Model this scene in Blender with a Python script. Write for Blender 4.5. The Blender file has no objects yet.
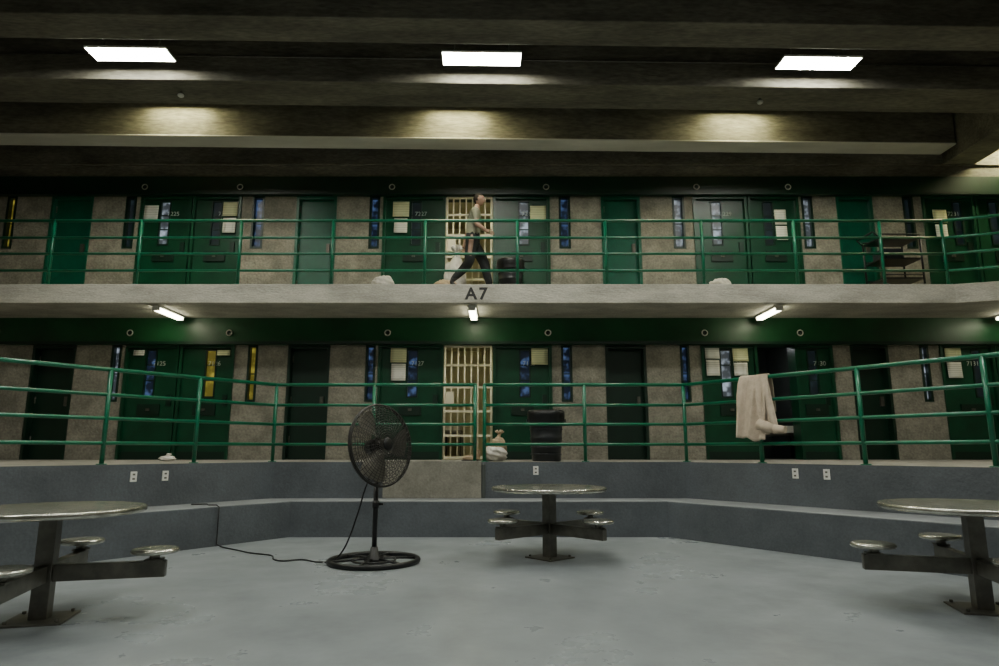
import bpy, bmesh, math, random
from mathutils import Vector, Matrix
random.seed(4)
C = bpy.context.scene.collection

# ------------------------------------------------------------ materials
def mat(name, col, rough=0.6, metal=0.0, var=0.25, scale=3.0, bump=0.0, bscale=30.0, col2=None, stretch=(1,1,1), spec=0.5, fine=0.0, fscale=45, rvar=0.0):
    m = bpy.data.materials.new(name); m.use_nodes = True
    nt = m.node_tree; n = nt.nodes; l = nt.links
    b = n["Principled BSDF"]
    b.inputs["Roughness"].default_value = rough
    b.inputs["Metallic"].default_value = metal
    b.inputs["Specular IOR Level"].default_value = spec
    tc = n.new("ShaderNodeTexCoord"); mp = n.new("ShaderNodeMapping")
    mp.inputs["Scale"].default_value = stretch
    l.new(tc.outputs["Object"], mp.inputs["Vector"])
    if var > 0 or col2:
        t = n.new("ShaderNodeTexNoise"); t.inputs["Scale"].default_value = scale
        t.inputs["Detail"].default_value = 8; t.inputs["Roughness"].default_value = 0.62
        l.new(mp.outputs[0], t.inputs["Vector"])
        r = n.new("ShaderNodeValToRGB")
        r.color_ramp.elements[0].position = 0.36; r.color_ramp.elements[1].position = 0.64
        a = [c*(1-var) for c in col]; c2 = col2 or [min(1, c*(1+var)) for c in col]
        r.color_ramp.elements[0].color = (*a, 1); r.color_ramp.elements[1].color = (*c2, 1)
        l.new(t.outputs["Fac"], r.inputs["Fac"])
        out = r.outputs["Color"]
        if fine > 0:
            t2 = n.new("ShaderNodeTexNoise"); t2.inputs["Scale"].default_value = fscale; t2.inputs["Detail"].default_value = 6
            l.new(mp.outputs[0], t2.inputs["Vector"])
            mr = n.new("ShaderNodeMapRange"); mr.inputs["From Min"].default_value = .35; mr.inputs["From Max"].default_value = .65
            mr.inputs["To Min"].default_value = 1-fine; mr.inputs["To Max"].default_value = 1+fine
            l.new(t2.outputs["Fac"], mr.inputs["Value"])
            mx = n.new("ShaderNodeVectorMath"); mx.operation = 'SCALE'
            l.new(out, mx.inputs[0]); l.new(mr.outputs[0], mx.inputs["Scale"])
            out = mx.outputs[0]
        l.new(out, b.inputs["Base Color"])
        if rvar > 0:
            mr2 = n.new("ShaderNodeMapRange"); mr2.inputs["From Min"].default_value=.35; mr2.inputs["From Max"].default_value=.65
            mr2.inputs["To Min"].default_value=rough+rvar; mr2.inputs["To Max"].default_value=rough-rvar
            l.new(t.outputs["Fac"], mr2.inputs["Value"]); l.new(mr2.outputs[0], b.inputs["Roughness"])
    else:
        b.inputs["Base Color"].default_value = (*col, 1)
    if bump > 0:
        t3 = n.new("ShaderNodeTexNoise"); t3.inputs["Scale"].default_value = bscale; t3.inputs["Detail"].default_value = 6
        l.new(mp.outputs[0], t3.inputs["Vector"])
        bp = n.new("ShaderNodeBump"); bp.inputs["Strength"].default_value = bump; bp.inputs["Distance"].default_value = 0.02
        l.new(t3.outputs["Fac"], bp.inputs["Height"]); l.new(bp.outputs[0], b.inputs["Normal"])
    return m

def emis(name, col, s, var=0.0, scale=6):
    m = bpy.data.materials.new(name); m.use_nodes = True
    nt = m.node_tree; n = nt.nodes; l = nt.links
    b = n["Principled BSDF"]
    b.inputs["Base Color"].default_value = (*[c*.15 for c in col], 1)
    b.inputs["Roughness"].default_value = 0.3
    b.inputs["Emission Color"].default_value = (*col, 1)
    b.inputs["Emission Strength"].default_value = s
    if var:
        tc = n.new("ShaderNodeTexCoord"); t = n.new("ShaderNodeTexNoise"); t.inputs["Scale"].default_value = scale
        l.new(tc.outputs["Object"], t.inputs["Vector"])
        mr = n.new("ShaderNodeMapRange"); mr.inputs["From Min"].default_value = .46; mr.inputs["From Max"].default_value = .62
        mr.inputs["To Min"].default_value = s*(1-var); mr.inputs["To Max"].default_value = s
        l.new(t.outputs["Fac"], mr.inputs["Value"]); l.new(mr.outputs[0], b.inputs["Emission Strength"])
    return m

def paper_mat(name, col, header=None):
    m = bpy.data.materials.new(name); m.use_nodes = True
    nt = m.node_tree; n = nt.nodes; l = nt.links; b = n["Principled BSDF"]
    b.inputs["Roughness"].default_value = .8
    tc = n.new("ShaderNodeTexCoord"); w = n.new("ShaderNodeTexWave"); w.bands_direction = 'Z'
    w.inputs["Scale"].default_value = 9; w.inputs["Distortion"].default_value = 0.6; w.inputs["Detail"].default_value = 3
    l.new(tc.outputs["Object"], w.inputs["Vector"])
    r = n.new("ShaderNodeValToRGB"); r.color_ramp.elements[0].position = .05; r.color_ramp.elements[1].position = .3
    r.color_ramp.elements[0].color = (*[c*.6 for c in col], 1); r.color_ramp.elements[1].color = (*col, 1)
    l.new(w.outputs["Fac"], r.inputs["Fac"]); l.new(r.outputs[0], b.inputs["Base Color"])
    return m

M = {}
M['floor'] = mat('floor_paint', (.205,.232,.252), .32, var=.20, scale=.9, bump=.08, bscale=8, fine=.06, fscale=4, col2=(.255,.285,.305), rvar=.07)
M['deck'] = mat('deck_concrete', (.22,.21,.18), .7, var=.2, scale=2, fine=.08)
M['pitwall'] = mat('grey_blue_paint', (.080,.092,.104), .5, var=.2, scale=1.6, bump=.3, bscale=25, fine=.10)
M['benchtop'] = mat('bench_top_lit', (.20,.215,.228), .42, var=.2, scale=2.2, fine=.08)  # paler than the bench sides: light on the tops put into the colour
M['conc'] = mat('raw_concrete', (.40,.39,.335), .85, var=.22, scale=2.2, bump=.5, bscale=18, fine=.14, stretch=(.6,1,2))
M['conc2'] = mat('unpainted_concrete', (.20,.195,.16), .8, var=.22, scale=2.6, bump=.4, bscale=18, fine=.12)
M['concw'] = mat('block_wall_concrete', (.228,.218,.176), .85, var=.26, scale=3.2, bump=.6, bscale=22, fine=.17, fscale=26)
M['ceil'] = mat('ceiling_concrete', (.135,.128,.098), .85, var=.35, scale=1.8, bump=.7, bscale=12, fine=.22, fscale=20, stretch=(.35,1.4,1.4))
M['strip'] = mat('pale_lit_edge', (.60,.60,.55), .7, var=.15, scale=1.5, stretch=(.3,1,1))  # lit look of the beam underside put into the colour
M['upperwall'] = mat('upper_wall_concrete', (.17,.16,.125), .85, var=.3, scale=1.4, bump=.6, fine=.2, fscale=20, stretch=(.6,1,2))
M['green'] = mat('door_green_paint', (.0015,.046,.020), .34, var=.25, scale=2.5, fine=.08)
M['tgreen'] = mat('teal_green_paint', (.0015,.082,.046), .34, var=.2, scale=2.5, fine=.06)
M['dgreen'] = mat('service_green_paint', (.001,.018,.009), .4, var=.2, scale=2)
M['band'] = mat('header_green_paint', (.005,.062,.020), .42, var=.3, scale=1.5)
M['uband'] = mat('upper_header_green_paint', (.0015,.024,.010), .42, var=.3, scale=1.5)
M['rail'] = mat('rail_green_enamel', (.002,.118,.060), .3, var=.15, scale=6)
M['steel'] = mat('worn_stainless', (.46,.46,.41), .25, metal=.92, var=.3, scale=9, bump=.06, bscale=60)
M['dsteel'] = mat('dull_steel', (.15,.145,.125), .42, metal=.75, var=.2, scale=8)
M['black'] = mat('black_metal', (.010,.011,.012), .38, metal=.3, var=.15)
M['wire'] = mat('dusty_wire', (.030,.029,.026), .5, metal=.2, var=.15)
M['blackp'] = mat('black_plastic', (.011,.015,.019), .4, var=.15)
M['white'] = mat('white_plastic', (.70,.70,.66), .5, var=.05)
M['cream'] = mat('cream_bar_paint', (.74,.70,.52), .5, var=.1)
M['cellwall'] = mat('cell_wall_paint', (.55,.52,.34), .8, var=.12, scale=3)
M['void'] = mat('shade_dark', (.055,.065,.060), .8, var=.1)  # shade of the open cell and the wall slot put into the colour
M['paper'] = paper_mat('notice_paper', (.74,.74,.67)); M['ypaper'] = paper_mat('pale_yellow_notice_paper', (.68,.70,.42))
M['blue'] = emis('daylight_glass_blue', (.085,.15,.33), .62, .96, 7)
M['pale'] = emis('daylight_glass_pale', (.40,.47,.55), .95, .93, 6)
M['yel'] = emis('lit_glass_yellow', (.62,.52,.08), .50, .75, 6)
M['dim'] = emis('dim_glass', (.03,.05,.06), .45, .7, 6)
M['lens'] = emis('fluorescent_lens', (1.0,.99,.87), 86)
M['lens2'] = emis('warm_fluorescent_lens', (1.0,.94,.52), 100)
M['tube'] = emis('walkway_tube_lens', (1.0,.96,.68), 22)
M['celltube'] = emis('cell_tube_lens', (1.0,.93,.60), 22)
M['opentube'] = emis('open_cell_tube_lens', (.95,.98,1.0), 34)
M['cloth'] = mat('beige_cloth', (.50,.42,.33), .9, var=.12, scale=8, bump=.3, bscale=60)
M['bagw'] = mat('white_bag', (.55,.53,.48), .6, var=.15, scale=10)
M['tan'] = mat('tan_leather', (.36,.27,.17), .7, var=.2, scale=9)
M['skin'] = mat('skin', (.36,.22,.155), .55, var=.06)
M['shirt'] = mat('grey_tshirt', (.19,.19,.135), .9, var=.1, scale=10)
M['pants'] = mat('dark_trousers', (.010,.012,.013), .85, var=.1)
M['shoe'] = mat('dark_shoe', (.03,.03,.03), .5, var=.1)
M['hair'] = mat('dark_hair', (.02,.015,.012), .8, var=.2, scale=40, spec=.2)
M['ink'] = mat('black_stencil_paint', (.02,.02,.02), .7, var=0)
M['inkw'] = mat('white_stencil_paint', (.4,.45,.4), .7, var=0)

# ------------------------------------------------------------ builder
class B:
    def __init__(s): s.bm = bmesh.new(); s.m = []
    def mi(s, k):
        k = M[k]
        if k not in s.m: s.m.append(k)
        return s.m.index(k)
    def _f(s, vs, mi, smooth=False):
        try:
            f = s.bm.faces.new(vs); f.material_index = mi; f.smooth = smooth; return f
        except ValueError: return None
    def hexa(s, P, k):
        mi = s.mi(k); v = [s.bm.verts.new(p) for p in P]
        for q in ((0,3,2,1),(4,5,6,7),(0,1,5,4),(1,2,6,5),(2,3,7,6),(3,0,4,7)): s._f([v[i] for i in q], mi)
    def box(s, x0,x1,y0,y1,z0,z1,k, X=None):
        P = [(x0,y0,z0),(x1,y0,z0),(x1,y1,z0),(x0,y1,z0),(x0,y0,z1),(x1,y0,z1),(x1,y1,z1),(x0,y1,z1)]
        if X: P = [X @ Vector(p) for p in P]
        s.hexa(P, k)
    def prism(s, poly, z0, z1, k, ktop=None):
        mi = s.mi(k); mt = s.mi(ktop or k)
        a = [s.bm.verts.new((x,y,z0)) for x,y in poly]; b = [s.bm.verts.new((x,y,z1)) for x,y in poly]
        n = len(poly)
        s._f(a[::-1], mi); s._f(b, mt)
        for i in range(n): s._f([a[i],a[(i+1)%n],b[(i+1)%n],b[i]], mi)
    def tube(s, p, q, r, k, n=10, r2=None, cap=True):
        mi = s.mi(k); p = Vector(p); q = Vector(q); d = (q-p)
        if d.length < 1e-6: return
        d.normalize(); u = d.orthogonal().normalized(); w = d.cross(u); r2 = r if r2 is None else r2
        A=[];Bv=[]
        for i in range(n):
            t = 2*math.pi*i/n; o = u*math.cos(t)+w*math.sin(t)
            A.append(s.bm.verts.new(p+o*r)); Bv.append(s.bm.verts.new(q+o*r2))
        for i in range(n): s._f([A[i],A[(i+1)%n],Bv[(i+1)%n],Bv[i]], mi, True)
        if cap: s._f(A[::-1], mi); s._f(Bv, mi)
    def path(s, pts, r, k, n=8, closed=False):
        mi = s.mi(k); pts = [Vector(p) for p in pts]; N = len(pts); rings = []
        u = None
        for i in range(N):
            if closed: d = pts[(i+1)%N]-pts[i-1]
            else: d = pts[min(i+1,N-1)]-pts[max(i-1,0)]
            d.normalize()
            u = d.orthogonal().normalized() if u is None else (u-d*u.dot(d)).normalized()
            w = d.cross(u)
            rings.append([s.bm.verts.new(pts[i]+(u*math.cos(2*math.pi*j/n)+w*math.sin(2*math.pi*j/n))*r) for j in range(n)])
        for i in range(N if closed else N-1):
            a = rings[i]; b = rings[(i+1)%N]
            for j in range(n): s._f([a[j],a[(j+1)%n],b[(j+1)%n],b[j]], mi, True)
        if not closed: s._f(rings[0][::-1], mi); s._f(rings[-1], mi)
    def lathe(s, prof, X, k, n=32):
        mi = s.mi(k); rings = []
        for r,z in prof:
            if r < 1e-5: rings.append([s.bm.verts.new(X @ Vector((0,0,z)))])
            else: rings.append([s.bm.verts.new(X @ Vector((r*math.cos(2*math.pi*j/n), r*math.sin(2*math.pi*j/n), z))) for j in range(n)])
        for a,b in zip(rings, rings[1:]):
            for j in range(n):
                j2 = (j+1)%n
                if len(a)==1 and len(b)==1: continue
                if len(a)==1: s._f([a[0],b[j2],b[j]][::-1], mi, True)
                elif len(b)==1: s._f([a[j],a[j2],b[0]], mi, True)
                else: s._f([a[j],a[j2],b[j2],b[j]], mi, True)
    def ball(s, c, r, k, sc=(1,1,1), lump=0, sub=2, seed=0, flat=None, X=None):
        mi = s.mi(k); rnd = random.Random(seed)
        res = bmesh.ops.create_icosphere(s.bm, subdivisions=sub, radius=r)
        ph = [rnd.uniform(0,6) for _ in range(6)]
        for v in res['verts']:
            p = v.co.copy(); u = p.normalized()
            f = 1+lump*(math.sin(u.x*5+ph[0])*math.cos(u.y*6+ph[1])+.6*math.sin(u.z*9+ph[2]+u.x*4)+.4*math.sin(u.x*17+ph[3]+u.z*13))
            p = Vector((p.x*sc[0]*f, p.y*sc[1]*f, p.z*sc[2]*f))
            if X: p = X @ p
            p += Vector(c)
            if flat is not None and p.z < flat: p.z = flat
            v.co = p
        for v in res['verts']:
            for f in v.link_faces: f.material_index = mi; f.smooth = True
    def add_mesh(s, me, keys):
        base = len(s.bm.faces); s.bm.from_mesh(me)
        s.bm.faces.ensure_lookup_table()
        for f in s.bm.faces[base:]: f.material_index = s.mi(keys[f.material_index])
    def build(s, name, bevel=0, parent=None, recalc=True):
        if recalc: bmesh.ops.recalc_face_normals(s.bm, faces=s.bm.faces[:])
        co = [v.co for v in s.bm.verts]
        c = Vector(((min(v.x for v in co)+max(v.x for v in co))/2, (min(v.y for v in co)+max(v.y for v in co))/2, min(v.z for v in co)))
        for v in s.bm.verts: v.co -= c
        me = bpy.data.meshes.new(name); s.bm.to_mesh(me); s.bm.free()
        for m in s.m: me.materials.append(m)
        o = bpy.data.objects.new(name, me); o.location = c; C.objects.link(o)
        if bevel:
            md = o.modifiers.new("bevel", 'BEVEL'); md.width = bevel; md.segments = 2; md.limit_method = 'ANGLE'
        if parent: o.parent = parent
        return o
T = Matrix.Translation
def Rz(a): return Matrix.Rotation(math.radians(a), 4, 'Z')

# ------------------------------------------------------------ levels
DK = .97; DT = 3.02; SB = 3.51; UF = 3.83; UT = 5.88; BT = 6.25; CZ = 7.6
YW = 11.7; YR = 12.0
dx, dy = .595, .803

b = B(); b.box(-8.5,8.5,-4.2,10.2,-.2,0,'floor'); b.build('floor')
def poly(cl, cr, y, tt):
    L = (cl-dx*tt, y-dy*tt); Rr = (cr+dx*tt, y-dy*tt)
    return [(L[0],-4.0), L, (cl,y), (cr,y), Rr, (Rr[0],-4.0)]
WP = poly(-3.24, 2.66, 9.52, 6.6)
BP = poly(-2.80, 2.25, 8.97, 6.6)
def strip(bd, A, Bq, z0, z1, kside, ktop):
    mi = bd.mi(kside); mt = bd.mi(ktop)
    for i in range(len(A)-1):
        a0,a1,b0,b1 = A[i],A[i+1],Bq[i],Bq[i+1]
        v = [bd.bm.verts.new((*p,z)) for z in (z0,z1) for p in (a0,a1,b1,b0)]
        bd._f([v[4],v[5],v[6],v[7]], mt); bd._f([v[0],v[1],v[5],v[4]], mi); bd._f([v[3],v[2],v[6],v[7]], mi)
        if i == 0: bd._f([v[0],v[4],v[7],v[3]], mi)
        if i == len(A)-2: bd._f([v[1],v[2],v[6],v[5]], mi)
b = B()
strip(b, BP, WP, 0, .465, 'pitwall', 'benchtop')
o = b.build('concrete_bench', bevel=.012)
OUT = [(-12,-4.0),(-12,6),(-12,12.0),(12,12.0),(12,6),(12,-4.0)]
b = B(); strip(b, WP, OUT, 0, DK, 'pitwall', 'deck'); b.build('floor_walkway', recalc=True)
b = B(); b.box(-12,12,-6,-4.0,0,DK,'pitwall'); b.build('floor_rear_deck')
b = B(); b.box(-1.66,-.26,9.47,9.54,.466,.985,'conc2'); b.box(-.255,-.20,9.49,9.53,.466,.94,'void'); b.build('trim_1', bevel=.008)  # second box is a dark strip standing in for the slot's shadow

# ------------------------------------------------------------ upper walkway slab
b = B()
SL = [(-12,10.4),(7.49,10.4),(9.4,9.75),(12,9.75),(12,12.2),(-12,12.2)]
b.prism(SL, SB, UF, 'conc'); b.build('floor_upper_walkway', bevel=.01)

# ------------------------------------------------------------ back wall
service = [(-8.48,-7.70),(-3.84,-3.08),(1.92,2.66),(6.38,7.06)]
pairs_lo = [(-11.4,-9.5),(-6.79,-4.81),(-2.20,.95),(3.66,6.05),(8.0,10.0)]
pairs_up = [(-11.6,-9.6),(-6.79,-4.88),(-2.20,.95),(3.66,5.66),(8.0,10.0)]
slots_lo = [(-7.05,-6.87,'pale'),(-4.57,-4.39,'yel'),(-2.43,-2.25,'blue'),(1.12,1.32,'blue'),(3.28,3.45,'blue'),(7.64,7.80,'pale')]
slots_up = [(-9.33,-9.15,'yel'),(-7.08,-6.88,'dim'),(-4.68,-4.45,'blue'),(-2.46,-2.26,'blue'),(1.12,1.34,'blue'),(3.27,3.50,'pale'),(5.72,5.93,'pale'),(7.64,7.84,'dim')]
wn = [0]; dn = [0]
def do_level(z0, z1, pairs, slots, nm, up):
    ops = sorted([(a,c) for a,c in service]+list(pairs)+[(a,c) for a,c,_ in slots])
    b = B(); x = -12
    for a,c in ops:
        b.box(x, a, YW, YR, z0, z1, 'concw'); x = c
    b.box(x, 12, YW, YR, z0, z1, 'concw')
    for a,c,_ in slots: b.box(a, c, YW, YR, z0, z0+1.02, 'concw')
    b.build(nm)
    for a,c,k in slots:
        wn[0] += 1; w = B(); zb = z0+1.02; e = .04
        w.box(a,c,YW-.01,YW+.12,zb,zb+e,'dgreen'); w.box(a,c,YW-.01,YW+.12,z1-e,z1,'dgreen')
        w.box(a,a+e,YW-.01,YW+.12,zb+e,z1-e,'dgreen'); w.box(c-e,c,YW-.01,YW+.12,zb+e,z1-e,'dgreen')
        w.box(a+e,c-e,YW+.08,YW+.10,zb+e,z1-e,k)
        w.box(a+e,c-e,YW+.06,YW+.08,zb+.5,zb+.52,'dgreen')
        w.build('window_%d'%wn[0])
    for a,c in service:
        dn[0] += 1; w = B(); e=.05
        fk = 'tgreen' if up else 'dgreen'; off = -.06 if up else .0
        w.box(a,a+e,YW-.02,YR,z0,z1,fk); w.box(c-e,c,YW-.02,YR,z0,z1,fk); w.box(a+e,c-e,YW-.02,YR,z1-.06,z1,fk)
        w.box(a+e,c-e,YW+.12+off,YW+.17+off,z0,z1-.06,fk)
        w.box(c-e-.12,c-e-.06,YW+.07+off,YW+.12+off,z0+.95,z0+1.12,'dsteel')
        for hz in (.3,1.0,1.75): w.tube((a+e+.01,YW+.11+off,z0+hz),(a+e+.01,YW+.11+off,z0+hz+.12),.012,'dsteel',8)
        w.build('door_%d'%dn[0])
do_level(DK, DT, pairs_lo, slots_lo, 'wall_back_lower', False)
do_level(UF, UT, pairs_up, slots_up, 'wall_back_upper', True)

def cell_door(a, c, z0, win=None, wk='blue', num=None, port=True, y=YW+.04):
    z1 = z0+2.05; dn[0]+=1
    w = B(); e = .05
    w.box(a,a+e,YW-.03,YR-.02,z0,z1,'green'); w.box(c-e,c,YW-.03,YR-.02,z0,z1,'green'); w.box(a+e,c-e,YW-.03,YR-.02,z1-.05,z1,'green')
    A=a+e; Cc=c-e
    if win:
        w0,w1 = win; zb=z0+1.12; zt=z0+1.95
        w.box(A,w0,y,y+.05,z0,z1-.05,'green'); w.box(w1,Cc,y,y+.05,z0,z1-.05,'green')
        w.box(w0,w1,y,y+.05,z0,zb,'green'); w.box(w0,w1,y,y+.05,zt,z1-.05,'green')
        w.box(w0,w1,y+.03,y+.04,zb,zt,wk)
        for (p,q,r,s_) in ((w0-.025,w0,zb-.025,zt+.025),(w1,w1+.025,zb-.025,zt+.025),(w0,w1,zb-.025,zb),(w0,w1,zt,zt+.025)):
            w.box(p,q,y-.015,y,r,s_,'dgreen')
        for i in (1,2): w.box(w0,w1,y+.005,y+.02,zb+.28*i,zb+.28*i+.02,'dgreen')
    else:
        w.box(A,Cc,y,y+.05,z0,z1-.05,'green')
    mx=(A+Cc)/2
    if port:
        w.box(mx-.2,mx+.2,y-.03,y,z0+.78,z0+.98,'dgreen'); w.box(mx-.03,mx+.03,y-.06,y-.03,z0+.86,z0+.9,'dsteel')
    w.box(Cc-.13,Cc-.05,y-.03,y,z0+.95,z0+1.15,'dgreen')
    w.box(A,Cc,y-.02,y,z0+.02,z0+.14,'dgreen')
    o = w.build('door_%d'%dn[0])
    if num:
        t = bpy.data.curves.new('cell_number','FONT'); t.body = num; t.size=.115; t.extrude=.002; t.align_x='CENTER'
        t.materials.append(M['inkw'])
        to = bpy.data.objects.new('cell_number', t); C.objects.link(to); to.parent = o
        to.location = Vector((mx+.12, y-.004, z0+1.68))-o.location; to.rotation_euler = (math.pi/2,0,0)
for z0,L in ((DK,'L'),(UF,'U')):
    up = L=='U'
    n = 200 if up else 100
    cell_door(-6.79,-5.82,z0,(-6.42,-6.26),'pale' if up else 'blue','7%d'%(n+25))
    cell_door(-5.80,-4.81 if not up else -4.88,z0,(-5.44,-5.29) if up else (-5.33,-5.17),'dim' if up else 'yel','7%d'%(n+26))
    cell_door(-2.20,-1.02,z0,(-1.66,-1.50),'dim' if up else 'blue','7%d'%(n+27))
    cell_door(-.12,.95,z0,(.38,.54),'pale' if up else 'blue','7%d'%(n+28))
    cell_door(3.66,4.68,z0,(4.03,4.20),'pale','7%d'%(n+29))
    if up: cell_door(4.70,5.66,z0,(5.02,5.17),'dim','7%d'%(n+30))
    else: cell_door(5.36,6.05,z0,(5.62,5.77),'dim','7%d'%(n+30))
    cell_door(8.0,8.98,z0,(8.62,8.76),'dim','7%d'%(n+31))
    cell_door(9.0,10.0,z0,(9.3,9.45),'dim','7%d'%(n+32))
    cell_door(-11.4 if not up else -11.6,-10.5,z0); cell_door(-10.48,-9.5 if not up else -9.6,z0)
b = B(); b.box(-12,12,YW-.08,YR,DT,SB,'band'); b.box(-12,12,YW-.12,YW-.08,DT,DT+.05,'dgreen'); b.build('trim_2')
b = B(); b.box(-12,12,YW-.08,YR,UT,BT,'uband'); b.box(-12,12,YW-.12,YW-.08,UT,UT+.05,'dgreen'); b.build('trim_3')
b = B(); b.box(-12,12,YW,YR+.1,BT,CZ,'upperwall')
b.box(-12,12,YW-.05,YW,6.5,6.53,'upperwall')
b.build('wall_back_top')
for z in (3.23,6.03):
    for x in (-6.7,-4.9,-2.03,.88,3.72,5.45):
        b = B(); X = T((x,YW-.085,z)) @ Matrix.Rotation(math.pi/2,4,'X')
        b.lathe([(.0,.0),(.03,.0),(.034,.02),(.048,.02),(.05,-.005)], X, 'dgreen', 20)
        b.path([(x+.05*math.cos(t*math.pi/10),YW-.105,z+.05*math.sin(t*math.pi/10)) for t in range(20)], .010, 'bagw', 6, True)
        b.build('wall_speaker')

def gate(z0):
    b = B(); x0,x1=-1.02,-.12; y=YW+.0
    n=8
    for i in range(n):
        x = x0+.03+(x1-x0-.06)*i/(n-1); b.tube((x,y,z0+.03),(x,y,z0+2.03),.014 if 0<i<n-1 else .022,'cream',8)
    for z in (.04,.42,.85,1.28,1.68,2.02): b.box(x0+.02,x1-.02,y-.02,y+.02,z0+z-.02,z0+z+.02,'cream')
    b.box(x0+.05,x0+.2,y-.035,y+.03,z0+.95,z0+1.2,'cream')
    b.build('barred_gate')
def cellroom(x0,x1,z0,k,name):
    b = B(); z1=z0+2.35; y0=YR; y1=14.4; t=.04
    b.box(x0-t,x1+t,y1,y1+t,z0,z1,k); b.box(x0-t,x0,y0,y1,z0,z1,k); b.box(x1,x1+t,y0,y1,z0,z1,k)
    b.box(x0-t,x1+t,y0,y1+t,z1,z1+t,k); b.box(x0-t,x1+t,y0,y1+t,z0-t,z0,k)
    b.build(name)
gate(DK); gate(UF)
cellroom(-1.25,.1,DK,'cellwall','wall_cell_lower'); cellroom(-1.25,.1,UF,'cellwall','wall_cell_upper')
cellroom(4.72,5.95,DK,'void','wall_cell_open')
for z in (DK,UF):
    b = B(); b.box(-.9,-.25,12.3,12.45,z+2.25,z+2.33,'white'); b.box(-.88,-.27,12.31,12.44,z+2.235,z+2.25,'celltube'); b.build('cell_ceiling_light')
    b = B(); b.box(-1.18,-.75,13.2,14.3,z+.5,z+.56,'dsteel'); b.box(-1.15,-.8,13.25,14.25,z+.56,z+.66,'bagw')
    for xx in (-1.17,-.80):
        for yy in (13.22,14.22): b.box(xx,xx+.04,yy,yy+.04,z+.005,z+.5,'dsteel')
    b.build('cell_bunk',bevel=.008)
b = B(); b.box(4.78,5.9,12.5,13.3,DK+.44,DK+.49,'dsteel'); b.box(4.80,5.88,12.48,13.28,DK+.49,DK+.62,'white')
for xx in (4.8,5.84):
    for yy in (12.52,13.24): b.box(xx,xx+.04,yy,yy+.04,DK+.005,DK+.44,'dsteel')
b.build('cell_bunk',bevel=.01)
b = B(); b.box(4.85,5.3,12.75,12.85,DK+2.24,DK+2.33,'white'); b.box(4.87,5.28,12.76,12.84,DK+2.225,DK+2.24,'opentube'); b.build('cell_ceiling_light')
# white cloth on a rod, added to make the open cell look brighter
b = B(); b.tube((4.93,14.2,DK+1.75),(5.75,14.2,DK+1.75),.012,'dsteel',8)
mi=b.mi('white'); rows=[]
for j in range(9):
    rows.append([b.bm.verts.new((5.36+.42*i/10, 14.185-.02*math.sin(i*1.1)-.003*j, DK+1.76-.85*j/8)) for i in range(11)])
for j in range(8):
    for i in range(10): b._f([rows[j][i],rows[j+1][i],rows[j+1][i+1],rows[j][i+1]],mi,True)
for xx in (4.93,5.75): b.tube((xx,14.2,DK+1.75),(xx,14.4,DK+1.75),.012,'dsteel',8)
b.build('added_white_cloth')

def notice(x0,x1,z0,z1,k='paper',yy=YW+.012):
    b = B(); mi=b.mi(k)
    n=6; rows=[]
    for j in range(n+1):
        z=z1+(z0-z1)*j/n; off=-.012*(j/n)**2
        rows.append([b.bm.verts.new((x0+(x1-x0)*i/3, yy+off, z)) for i in range(4)])
    for j in range(n):
        for i in range(3): b._f([rows[j][i],rows[j+1][i],rows[j+1][i+1],rows[j][i+1]], mi, True)
    o = b.build('paper_notice'); md=o.modifiers.new('thick','SOLIDIFY'); md.thickness=.003
for a in [(-1.98,-1.69,2.70,2.97,'ypaper'),(-1.96,-1.70,2.37,2.68),(.58,.88,2.66,2.97,'ypaper'),(3.74,4.0,2.77,3.0,'paper'),(3.75,3.99,2.46,2.75),(4.24,4.52,2.72,3.0,'ypaper'),(4.25,4.50,2.46,2.70),
          (8.1,8.4,2.74,3.0,'ypaper'),(8.12,8.38,2.42,2.71),(-6.66,-6.46,2.83,2.93,'paper'),(-5.14,-4.90,2.83,2.93,'ypaper'),
          (-6.73,-6.46,5.42,5.71,'paper'),(-5.24,-4.96,5.49,5.78,'ypaper'),(-5.22,-4.98,5.16,5.46),(-2.02,-1.71,5.48,5.78,'ypaper'),(-1.99,-1.74,5.16,5.45),
          (.58,.88,5.42,5.70,'ypaper'),(5.2,5.42,5.32,5.62),(5.21,5.42,5.02,5.30),(8.20,8.46,5.36,5.62,'ypaper'),(8.22,8.44,5.05,5.33)]:
    notice(*a)

# ------------------------------------------------------------ ceiling
CA=1.25
def RC(x,y,z, a=math.radians(CA)):
    X=x; Y=y-9.5; return Vector((X*math.cos(a)-Y*math.sin(a), 9.5+X*math.sin(a)+Y*math.cos(a), z))
b = B(); b.box(-12,12,-6,12.1,CZ,CZ+.2,'ceil'); b.build('ceiling')
XE=8.5; ZB=6.74
def beam(y0,y1,nm='ceiling_beam',lip=False,t=.10):
    b = B()
    P=[(-12.3,y0,ZB),(XE,y0,ZB),(XE,y1,ZB),(-12.3,y1,ZB),(-12.3,y0-t,CZ+.02),(XE,y0-t,CZ+.02),(XE,y1+t,CZ+.02),(-12.3,y1+t,CZ+.02)]
    P=[RC(*p) for p in P]
    for p in P: p.x=min(max(p.x,-12),XE); p.y=min(p.y,11.69)
    b.hexa(P,'ceil')
    if lip:  # thin pale sheet that carries the lit look of the underside
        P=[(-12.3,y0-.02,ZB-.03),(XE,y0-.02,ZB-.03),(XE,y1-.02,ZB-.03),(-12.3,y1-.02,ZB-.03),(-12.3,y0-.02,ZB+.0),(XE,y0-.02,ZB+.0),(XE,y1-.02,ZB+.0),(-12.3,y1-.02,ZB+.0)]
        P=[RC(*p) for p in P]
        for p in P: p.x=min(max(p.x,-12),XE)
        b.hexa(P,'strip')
    b.build(nm, bevel=.015)
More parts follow.
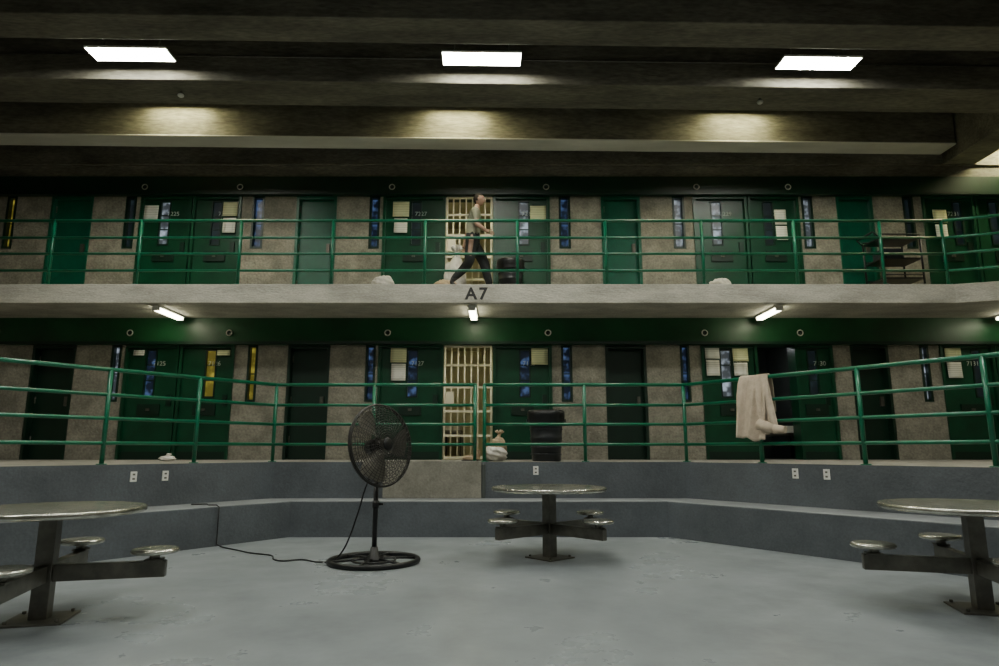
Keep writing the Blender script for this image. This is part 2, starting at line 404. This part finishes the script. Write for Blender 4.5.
beam(11.05,11.5,lip=True,t=.02); beam(9.26,9.98,t=.04); beam(7.73,8.27); beam(6.1,6.65); beam(4.5,5.05); beam(2.9,3.45); beam(1.3,1.85); beam(-.3,.25); beam(-1.9,-1.35); beam(-3.5,-2.95)
b = B(); b.box(8.5,9.1,-5.9,11.69,6.52,CZ,'ceil'); b.build('ceiling_girder', bevel=.015)
b = B(); b.path([RC(x,9.21,7.12) for x in (-11,-4,3,8.3)], .015,'dsteel',8); b.build('ceiling_conduit')

def fixture(x,y,z,lx=1.16,ly=.32,k='lens',rods=True):
    b = B(); X = T(RC(x,y,z)) @ Rz(CA)
    b.box(-lx/2-.012,lx/2+.012,-ly/2-.012,ly/2+.012,.014,.03,'white',X)
    b.box(-lx/2+.04,lx/2-.04,-ly/2+.08,ly/2-.06,.03,.09,'white',X)
    for s_ in (-1,1):
        b.box(-lx/2-.012,lx/2+.012,s_*(ly/2+.006)-.006,s_*(ly/2+.006)+.006,0,.014,'white',X)
        b.box(s_*(lx/2+.006)-.006,s_*(lx/2+.006)+.006,-ly/2,ly/2,0,.014,'white',X)
    b.box(-lx/2,lx/2,-ly/2,ly/2,.002,.014,k,X)
    if rods:
        for s_ in (-1,1):
            p = X @ Vector((s_*lx*.35,0,.09)); b.tube(p,(p.x,p.y,CZ+.01),.01,'dsteel',6)
    b.build('ceiling_light')
for x in (-5.48,-.28,4.82): fixture(x,8.87,6.905)
for x in (-5.75,-.74,4.42): fixture(x,10.76,7.28,k='lens2',ly=.18,lx=.9)
for y in (5.6,.8): 
    for x in (-5.3,-.2,4.9): fixture(x,y,6.92,lx=1.27,ly=.42)
for x in (-5.06,4.22):
    b = B(); p=RC(x,9.6,ZB); b.tube(p,p-Vector((0,0,.05)),.02,'dsteel',8); b.ball(p-Vector((0,0,.06)),.05,'white',sc=(1,1,.7)); b.build('smoke_detector')
b = B(); b.box(9.25,10.3,11.0,11.3,7.0,7.1,'white'); b.box(9.27,10.28,11.02,11.28,6.985,7.0,'lens2'); b.tube((9.8,11.15,7.1),(9.8,11.15,7.61),.01,'dsteel',6); b.build('ceiling_light')
for x in (-5.72,-.46,4.66,8.95):
    b = B(); b.box(x-.07,x+.07,10.60,11.42,SB-.035,SB,'white')
    b.box(x-.05,x+.05,10.60,11.41,SB-.08,SB-.035,'tube')
    b.box(x-.06,x+.06,10.57,10.60,SB-.085,SB-.0,'white'); b.box(x-.06,x+.06,11.41,11.43,SB-.085,SB,'white')
    b.build('walkway_light')

b = B(); b.box(-12.2,-12,-6,12.1,0,CZ+.2,'concw'); b.build('wall_left')
b = B(); b.box(12,12.2,-6,12.1,0,CZ+.2,'concw'); b.build('wall_right')
b = B(); b.box(-12.2,12.2,-6.2,-6,0,CZ+.2,'concw'); b.build('wall_rear')

# ------------------------------------------------------------ railings
def railing(pts, posts, zf, h=(.25,.54,.82,1.12), r=.022, name='guard_railing'):
    b = B()
    for hz in h:
        for p,q in zip(pts,pts[1:]): b.tube((*p,zf+hz),(*q,zf+hz),r if hz<1 else .026,'rail',12)
        for p in pts: b.ball((*p,zf+hz),r*1.03 if hz<1 else .027,'rail')
    for p in posts:
        b.tube((*p,zf),(*p,zf+h[-1]),.027,'rail',12); b.tube((*p,zf),(*p,zf+.012),.06,'rail',14)
    b.build(name)
def along(c,s,ts): return [(c[0]+s*dx*t, c[1]-dy*t) for t in ts]
cl=(-3.30,9.62); cr=(2.72,9.62)
tl=[0,1.18,2.30,3.5,4.6,5.6,6.4]; tr=[0,1.2,2.5,3.75,4.95,6.4]
railing([(-.36,9.62),cl,along(cl,-1,[6.4])[0]], [(-.36,9.62),(-1.85,9.62)]+along(cl,-1,tl), DK)
railing([(-.22,9.62),cr,along(cr,1,[6.4])[0]], [(-.22,9.62),(1.25,9.62)]+along(cr,1,tr), DK)
ux=[-11.6,-10.2,-8.9,-7.5,-6.03,-4.35,-2.8,-1.25,.3,1.78,3.4,4.95,6.4,7.45]
railing([(-11.9,10.47),(7.47,10.47),(9.38,9.82),(11.9,9.82)], [(x,10.47) for x in ux]+[(8.4,10.15),(9.38,9.82),(10.9,9.82)], UF)

# ------------------------------------------------------------ tables
def table(x,y,rot,name='picnic_table',R=.60):
    b = B(); X = T((x,y,0)) @ Rz(rot)
    b.lathe([(0,.715),(.20,.715),(.22,.70),(R-.03,.70),(R-.007,.705),(R,.72),(R-.005,.74),(R-.015,.745),(R-.03,.742),(0,.742)], X,'steel',40)
    b.box(-.055,.055,-.055,.055,.012,.70,'dsteel',X)
    b.box(-.19,.19,-.19,.19,0,.014,'dsteel',X)
    for sx in (-1,1):
        for sy in (-1,1): 
            p=X@Vector((sx*.15,sy*.15,.014)); b.tube(p,p+Vector((0,0,.02)),.014,'dsteel',6)
    for i in range(4):
        Xi = X @ Rz(90*i)
        b.hexa([Xi@Vector(p) for p in ((.055,-.02,.66),(.30,-.02,.69),(.30,.02,.69),(.055,.02,.66),(.055,-.02,.70),(.30,-.02,.70),(.30,.02,.70),(.055,.02,.70))],'dsteel')
        b.box(.055,.76,-.032,.032,.25,.36,'dsteel',Xi)
        b.box(.62,.74,-.05,.05,.36,.375,'dsteel',Xi)
        S = Xi @ T((.68,0,0))
        b.lathe([(.035,.37),(.035,.405),(.10,.415)],S,'dsteel',16)
        b.lathe([(0,.412),(.145,.412),(.158,.42),(.160,.435),(.150,.446),(.12,.45),(.06,.444),(0,.442)],S,'steel',32)
    return b.build(name, bevel=.004)
table(.54,7.29,42,R=.63); table(-3.13,4.70,15,R=.59); table(3.50,4.98,-15,R=.61)

# ------------------------------------------------------------ fan
def bez(P,n=14):
    out=[]; P=[Vector(p) for p in P]
    for i in range(len(P)-1):
        p0=P[max(i-1,0)];p1=P[i];p2=P[i+1];p3=P[min(i+2,len(P)-1)]
        for k in range(n):
            t=k/n; out.append(.5*((2*p1)+(-p0+p2)*t+(2*p0-5*p1+4*p2-p3)*t*t+(-p0+3*p1-3*p2+p3)*t**3))
    return out+[P[-1]]
def fan(x,y):
    b = B()
    b.path([(x+.45*math.cos(t*math.pi/24),y+.45*math.sin(t*math.pi/24),.027) for t in range(48)],.027,'black',10,True)
    b.path([(x+.22*math.cos(t*math.pi/16),y+.22*math.sin(t*math.pi/16),.03) for t in range(32)],.012,'black',8,True)
    for a in (20,80,140,200,260,320):
        c,s_=math.cos(math.radians(a)),math.sin(math.radians(a)); b.tube((x,y,.05),(x+.45*c,y+.45*s_,.03),.013,'black',8)
    b.lathe([(0,.01),(.10,.01),(.10,.05),(.05,.08),(.035,.16),(0,.16)],T((x,y,0)),'black',20)
    b.tube((x,y,.1),(x,y,.85),.026,'black',14); b.tube((x,y,.55),(x,y,.62),.036,'black',14)
    b.tube((x,y,.8),(x,y,1.10),.019,'black',12)
    b.tube((x+.03,y,.585),(x+.08,y,.585),.012,'black',8)
    N = Vector((.80,-.59,.12)).normalized(); ctr = Vector((x+.045,y-.04,1.19))
    X = T(ctr) @ N.to_track_quat('Z','Y').to_matrix().to_4x4()
    R=.425
    def ring(r,z,w): b.path([X@Vector((r*math.cos(t*math.pi/28),r*math.sin(t*math.pi/28),z)) for t in range(56)],w,'wire',6,True)
    dome = lambda r,h: h*math.sqrt(max(0,1-(r/R)**2.0))
    for s_,h in ((1,.085),(-1,.085)):
        for i in range(1,17): 
            r=R*i/17; ring(r, s_*(.02+dome(r,h)), .0028)
        for i in range(44):
            t=2*math.pi*i/44
            b.path([X@Vector((r*math.cos(t+.25*r),r*math.sin(t+.25*r),s_*(.02+dome(r,h)))) for r in (.07,.16,.25,.33,.39,R)],.0030,'wire',5)
    ring(R,.02,.008); ring(R,-.02,.008); ring(R+.004,0,.010)
    b.lathe([(0,.115),(.055,.113),(.07,.10),(0,.098)],X,'black',24)
    b.lathe([(0,-.20),(.05,-.20),(.075,-.18),(.08,-.09),(.07,-.05),(0,-.05)],X,'black',24)
    b.lathe([(0,.05),(.045,.05),(.06,.03),(.06,-.04),(0,-.04)],X,'black',24)
    mi=b.mi('dsteel')
    for kbl in range(3):
        rows=[]
        for i in range(8):
            r=.05+(.385-.05)*i/7; wd=.30+.55*math.sin(math.pi*min(1,(i+1)/8*.75))
            row=[]
            for j in range(6):
                u=j/5-.5; t=kbl*2*math.pi/3+u*wd*1.1+.25*r; z=u*.11*(1.1-.5*i/7)
                row.append(b.bm.verts.new(X@Vector((r*math.cos(t),r*math.sin(t),z))))
            rows.append(row)
        for i in range(7):
            for j in range(5): b._f([rows[i][j],rows[i][j+1],rows[i+1][j+1],rows[i+1][j]],mi,True)
    b.tube((x,y,1.08),X@Vector((0,0,-.14)),.03,'black',12)
    m=X@Vector((0,0,-.17))
    b.path(bez([m,(x-.06,y+.06,.95),(x-.13,y+.05,.72),(x-.20,y+.03,.45),(x-.30,y+.0,.16),(x-.42,y-.02,.012),(x-.50,y-.02,.010)]),.0085,'black',8)
    b.build('pedestal_fan')
    b=B(); b.path(bez([(x-.515,y-.02,.010),(x-.62,y+.02,.010),(x-.78,y+.14,.010),(x-.95,y+.06,.010),(x-1.08,y+.16,.010),(x-1.2,y+.42,.010),(x-1.5,y+.60,.010),(x-1.72,y+.80,.010),(x-1.93,y+.98,.010)]),.0085,'black',8)
    b.path(bez([(x-1.93,y+.98,.010),(x-2.0,y+1.05,.010),(-3.388,8.105,.03)],6)+[Vector((-3.388,8.105,.25)),Vector((-3.388,8.105,.46)),Vector((-3.43,8.13,.482)),Vector((-3.55,8.18,.480)),Vector((-3.62,8.30,.480)),Vector((-3.80,8.26,.480))],.0085,'black',8)
    b.build('extension_cord')
fan(-1.29,6.98)

# ------------------------------------------------------------ outlets
def outlet(x,y,z,ang):
    b=B(); X=T((x,y,z))@Rz(ang)
    b.box(-.037,.037,-.012,.002,-.06,.06,'white',X)
    for s_ in (-1,1):
        b.box(-.015,.015,-.015,-.012,s_*.026-.011,s_*.026+.011,'dsteel',X)
    b.build('wall_outlet',bevel=.002)
aL=math.degrees(math.atan2(dy,dx)); 
def onwall(c,s,t,off=.0): 
    nx,ny = (dy,-dx) if s<0 else (-dy,-dx)
    return (c[0]+s*dx*t+nx*off, c[1]-dy*t+ny*off)
for t in (1.93,1.55):
    p=onwall((-3.24,9.52),-1,t,.002); outlet(p[0],p[1],.825,aL)
for t in (1.66,2.05):
    p=onwall((2.66,9.52),1,t,.002); outlet(p[0],p[1],.855,-aL)
outlet(.52,9.518,.85,0)

# ------------------------------------------------------------ trash cans
def can(x,y,z,s,name,bagged=True):
    b=B(); X=T((x,y,z))@Matrix.Scale(s,4)
    b.lathe([(0,0),(.20,0),(.21,.02),(.225,.30),(.235,.31),(.235,.34),(.228,.35),(.245,.62),(.262,.63),(.262,.69),(.25,.70),(.235,.70),(.23,.60),(.20,.06),(0,.05)],X,'blackp',32)
    for zz in (.10,.2,.45,.55): b.lathe([(.214+zz*.04,zz-.01),(.232+zz*.04,zz),(.214+zz*.04,zz+.01)],X,'blackp',32)
    if bagged: b.lathe([(.268,.52),(.272,.66),(.268,.715),(.25,.73),(.232,.70),(.225,.55)],X,'black',32)
    for s_ in (-1,1): b.box(s_*.265-.02,s_*.265+.02,-.06,.06,.56,.60,'blackp',X)
    b.build(name)
can(.72,10.15,DK,1.06,'trash_can')
can(.20,11.30,UF,.92,'trash_can',bagged=True)

# ------------------------------------------------------------ bags, boots
def bag(x,y,z,r,k,sc,seed,name,knot=True,lump=.09):
    b=B(); b.ball((x,y,z+r*sc[2]*.92),r,k,sc=sc,lump=lump,sub=4,seed=seed,flat=z)
    if knot:
        b.tube((x,y,z+r*sc[2]*1.8),(x+.02,y,z+r*sc[2]*2.15),r*.22,k,10,r2=r*.12)
        for a in range(5):
            t=a*1.256; b.tube((x+.02,y,z+r*sc[2]*2.1),(x+.02+r*.35*math.cos(t),y+r*.35*math.sin(t),z+r*sc[2]*2.4),r*.08,k,6,r2=r*.16)
    b.build(name)
bag(-.07,10.05,DK,.19,'bagw',(1.0,.8,.62),3,'plastic_bag',knot=False)
bag(-.02,10.42,DK,.17,'tan',(.8,.7,1.15),7,'paper_sack',knot=True,lump=.06)
bag(-5.02,10.0,DK,.09,'bagw',(1.3,.8,.5),5,'plastic_bag')
bag(-.95,11.15,UF,.20,'tan',(1.1,.8,.7),8,'laundry_bag',knot=False)
bag(-.80,11.45,UF,.28,'bagw',(.70,.5,1.45),11,'laundry_bag')
bag(-1.98,10.75,UF,.16,'bagw',(1.15,.8,.75),15,'plastic_bag',knot=False)
bag(3.95,11.3,UF,.20,'bagw',(1.1,.8,.85),17,'laundry_bag',knot=False)
def shoe(x,y,z,k,rot,name='boot'):
    b=B(); X=T((x,y,z))@Rz(rot)
    b.ball(X@Vector((.05,0,.045)),.06,k,sc=(1.9,.75,.75),sub=3,flat=z+.01)
    b.lathe([(.045,.03),(.045,.10),(.05,.17),(.046,.175),(.038,.16),(.036,.08)],X@T((-.05,0,0)),k,16)
    b.box(-.10,.17,-.045,.045,0,.018,'shoe',X)
    b.build(name)
shoe(-.42,10.35,DK,'tan',170); shoe(-.40,10.52,DK,'tan',165)
b=B(); x0,x1,y0,y1=6.55,7.25,10.75,11.25
for x in (x0,x1):
    for y in (y0,y1):
        b.tube((x,y,UF+.1),(x,y,UF+.95),.018,'black',8)
        b.tube((x-.012,y,UF+.05),(x+.012,y,UF+.05),.05,'blackp',14)
for z in (.2,.55,.92):
    b.box(x0,x1,y0,y1,UF+z-.012,UF+z+.012,'black')
    for y in (y0,y1): b.tube((x0,y,UF+z+.06),(x1,y,UF+z+.06),.01,'black',6)
b.tube((x0-.10,y0,UF+1.02),(x0-.10,y1,UF+1.02),.016,'black',8)
for y in (y0,y1): b.tube((x0,y,UF+.92),(x0-.10,y,UF+1.02),.014,'black',8)
b.box(6.65,7.0,10.85,11.15,UF+.562,UF+.75,'blackp')
b.build('utility_cart')

# ------------------------------------------------------------ jacket on rail
b=B(); mi=b.mi('cloth')
def railpt(t): return Vector((cr[0]+dx*t, cr[1]-dy*t, DK+1.12))
nrm=Vector((-dy,-dx,0)); al=Vector((dx,-dy,0))
def cloth(t0,t1,w0,w1,drop,side,sd,nu=22,nv=26,shift=0):
    rows=[]
    for j in range(nv+1):
        v=j/nv; row=[]
        for i in range(nu+1):
            u=i/nu
            hw=w0+(w1-w0)*v
            p=railpt((t0+t1)/2)+al*((u-.5)*hw+shift*v)
            fold=.026*math.sin(u*13+sd+v*1.5)*min(1,v*3)+.008*math.sin(u*31+v*7+sd)
            d=drop*v*(1-.03*math.sin(u*6.0+sd)-.015*math.cos(u*15+sd))
            if v<.08:
                a=v/.08*math.pi/2; p=p+nrm*side*(.036*math.sin(a))+Vector((0,0,.036*math.cos(a)))
            else:
                p=p+nrm*side*(.040+.02*v+fold+.028*min(1,v*3))+Vector((0,0,-d+.03))
            row.append(b.bm.verts.new(p))
        rows.append(row)
    for j in range(nv):
        for i in range(nu): b._f([rows[j][i],rows[j+1][i],rows[j+1][i+1],rows[j][i+1]],mi,True)
cloth(.98,1.36,.42,.42,.84,1,.4,shift=-.05)
cloth(.98,1.36,.42,.46,.50,-1,2.1)
cloth(1.12,1.36,.26,.26,.76,1,3.3,nu=14,shift=.14)
p0=railpt(1.25)+nrm*.10+Vector((0,0,-.62))
b.tube(p0,p0+al*.22+Vector((0,0,-.07)),.075,'cloth',14,r2=.06); b.tube(p0+al*.21+Vector((0,0,-.065)),p0+al*.36+Vector((0,0,-.08)),.06,'cloth',14,r2=.045)
o=b.build('jacket',recalc=False); md=o.modifiers.new('thick','SOLIDIFY'); md.thickness=.006

t=bpy.data.curves.new('block_number_sign','FONT'); t.body='A7'; t.size=.28; t.extrude=.002; t.align_x='CENTER'; t.offset=.008; t.space_character=1.25
t.materials.append(M['ink']); o=bpy.data.objects.new('block_number_sign',t); C.objects.link(o)
o.location=(-.38,10.397,3.575); o.rotation_euler=(math.pi/2,0,0)

# ------------------------------------------------------------ person
def person(px,py,pz):
    V=[];E=[];Rr=[];roots=[]
    def v(p,r,par=None):
        V.append(Vector(p)); Rr.append(r if isinstance(r,tuple) else (r,r)); i=len(V)-1
        if par is None: roots.append(i)
        else: E.append((par,i))
        return i
    pel=v((0,0,.97),(.155,.145)); sp=v((.012,0,1.12),(.145,.135),pel); ch=v((.03,0,1.28),(.165,.15),sp); uc=v((.045,0,1.40),(.14,.12),ch)
    nk=v((.065,0,1.50),.058,uc); v((.085,0,1.59),.055,nk)
    h=v((.0,.095,.88),.12,pel); m=v((.13,.095,.68),.11,h); k=v((.22,.09,.50),.095,m); cf=v((.245,.09,.34),.082,k); a=v((.30,.09,.13),.06,cf); he=v((.31,.09,.06),.04,a); v((.47,.09,.055),.035,he)
    h=v((.0,-.095,.88),.12,pel); m=v((-.03,-.095,.68),.11,h); k=v((-.05,-.09,.49),.095,m); cf=v((-.17,-.09,.35),.082,k); a=v((-.32,-.09,.20),.06,cf); he=v((-.36,-.09,.13),.04,a); v((-.24,-.09,.04),.035,he)
    def arm(s,el,wr,palm,fdir):
        sh=v((.045,s*.175,1.405),.070,uc); u=v(Vector((.045,s*.215,1.37)).lerp(Vector(el),.4),.058,sh); e=v(el,.046,u); f=v(Vector(el).lerp(Vector(wr),.4),.042,e); w=v(wr,.029,f); pm=v(palm,(.038,.024),w)
        fd=Vector(fdir).normalized(); side=Vector((fd.z,0,-fd.x))
        curl=Vector((0,-s*1.0,0))
        base=Vector(palm)
        for i,(o_,L) in enumerate(((-.027,.070),(-.009,.080),(.009,.075),(.027,.060))):
            q=base+side*o_+fd*.015
            a0=v(q,.009); a1=v(q+fd*L*.45+curl*.006,.0085,a0); a2=v(q+fd*L*.75+curl*.02,.008,a1); v(q+fd*L*.95+curl*.036,.007,a2)
        q=Vector(palm)-side*.028-fd*.03
        a0=v(q,.011); a1=v(q-side*.022+fd*.03+curl*.012,.010,a0); v(q-side*.028+fd*.06+curl*.02,.009,a1)
    arm(-1,(.075,-.245,1.13),(.235,-.23,1.02),(.295,-.225,.995),(.93,0,-.37))
    arm(1,(-.10,.245,1.14),(-.16,.24,.91),(-.165,.235,.84),(0,0,-1))
    me=bpy.data.meshes.new('sk'); me.from_pydata([tuple(p) for p in V],E,[]); me.update()
    o=bpy.data.objects.new('sk',me); C.objects.link(o)
    o.modifiers.new('skin','SKIN'); ss=o.modifiers.new('sub','SUBSURF'); ss.levels=2; ss.render_levels=2
    if not me.skin_vertices:
        bpy.context.view_layer.objects.active=o
        bpy.ops.mesh.customdata_skin_add()
    for i,sv in enumerate(me.skin_vertices[0].data): sv.radius=Rr[i]; sv.use_root=(i in roots)
    bpy.context.view_layer.update()
    dg=bpy.context.evaluated_depsgraph_get(); ev=o.evaluated_get(dg); m2=bpy.data.meshes.new_from_object(ev)
    bpy.data.objects.remove(o)
    m2.materials.clear()
    for p in m2.polygons:
        c=p.center; z=c.z; ay=abs(c.y); k=1; p.use_smooth=True
        isarm = (ay>.185 and z<1.4) or (c.x>.19 and z>.9 and z<1.12)
        if isarm: k=0 if z<1.22 else 1
        elif z>1.475: k=0
        elif z<1.0: k=2
        if not isarm and z<.13 and c.x>.2: k=3
        if not isarm and z<.20 and c.x<-.2: k=3
        p.material_index=k
    for k in ('skin','shirt','pants','shoe'): m2.materials.append(M[k])
    b=B(); b.add_mesh(m2,['skin','shirt','pants','shoe'])
    hc=Vector((.105,0,1.665)); res=bmesh.ops.create_uvsphere(b.bm,u_segments=28,v_segments=20,radius=1)
    ms=b.mi('skin'); mh=b.mi('hair')
    for w in res['verts']:
        u=w.co.copy(); x=u.x*.100; y=u.y*.079; z=u.z*.120
        if u.z<0: y*=1+.28*u.z; x*=1+(.10 if u.x>0 else .30)*u.z
        if u.x>0.3:
            x+=.028*math.exp(-((u.y/.16)**2))*math.exp(-(((u.z+.14)/.16)**2))
            x-=.010*math.exp(-(((abs(u.y)-.36)/.16)**2))*math.exp(-(((u.z-.03)/.10)**2))
            x+=.007*math.exp(-(((u.z-.17)/.09)**2))
            x+=.007*math.exp(-((u.y/.3)**2))*math.exp(-(((u.z+.45)/.08)**2))
            x+=.010*math.exp(-((u.y/.3)**2))*math.exp(-(((u.z+.80)/.14)**2))
        w.co=hc+Vector((x,y,z))
    for f in {f for w in res['verts'] for f in w.link_faces}:
        f.smooth=True; c=f.calc_center_median()-hc
        f.material_index = mh if (c.z>.048 or (c.x<.0 and c.z>-.04) or c.x<-.05) and not (c.x>.07 and c.z<.065) else ms
    for s_ in (-1,1):
        b.ball(hc+Vector((.080,s_*.030,.004)),.012,'white',sub=2); b.ball(hc+Vector((.089,s_*.031,.004)),.006,'hair',sub=2)
        b.ball(hc+Vector((-.005,s_*.078,-.008)),.026,'skin',sc=(.6,.32,1.15),sub=2)
        b.ball(hc+Vector((.092,s_*.030,.024)),.014,'hair',sc=(.35,1.2,.25),sub=2)
    for w in b.bm.verts: w.co+=Vector((px,py,pz))
    b.build('walking_man')
person(-.47,10.90,UF)

cam=bpy.data.cameras.new('camera'); cam.sensor_width=36; cam.lens=650/999*36; cam.clip_end=100
co=bpy.data.objects.new('camera',cam); co.location=(0,0,1.14); co.rotation_euler=(math.radians(90+10.2),0,0)
C.objects.link(co); bpy.context.scene.camera=co
w=bpy.data.worlds.new('world'); bpy.context.scene.world=w; w.use_nodes=True
w.node_tree.nodes['Background'].inputs[0].default_value=(.02,.022,.025,1)
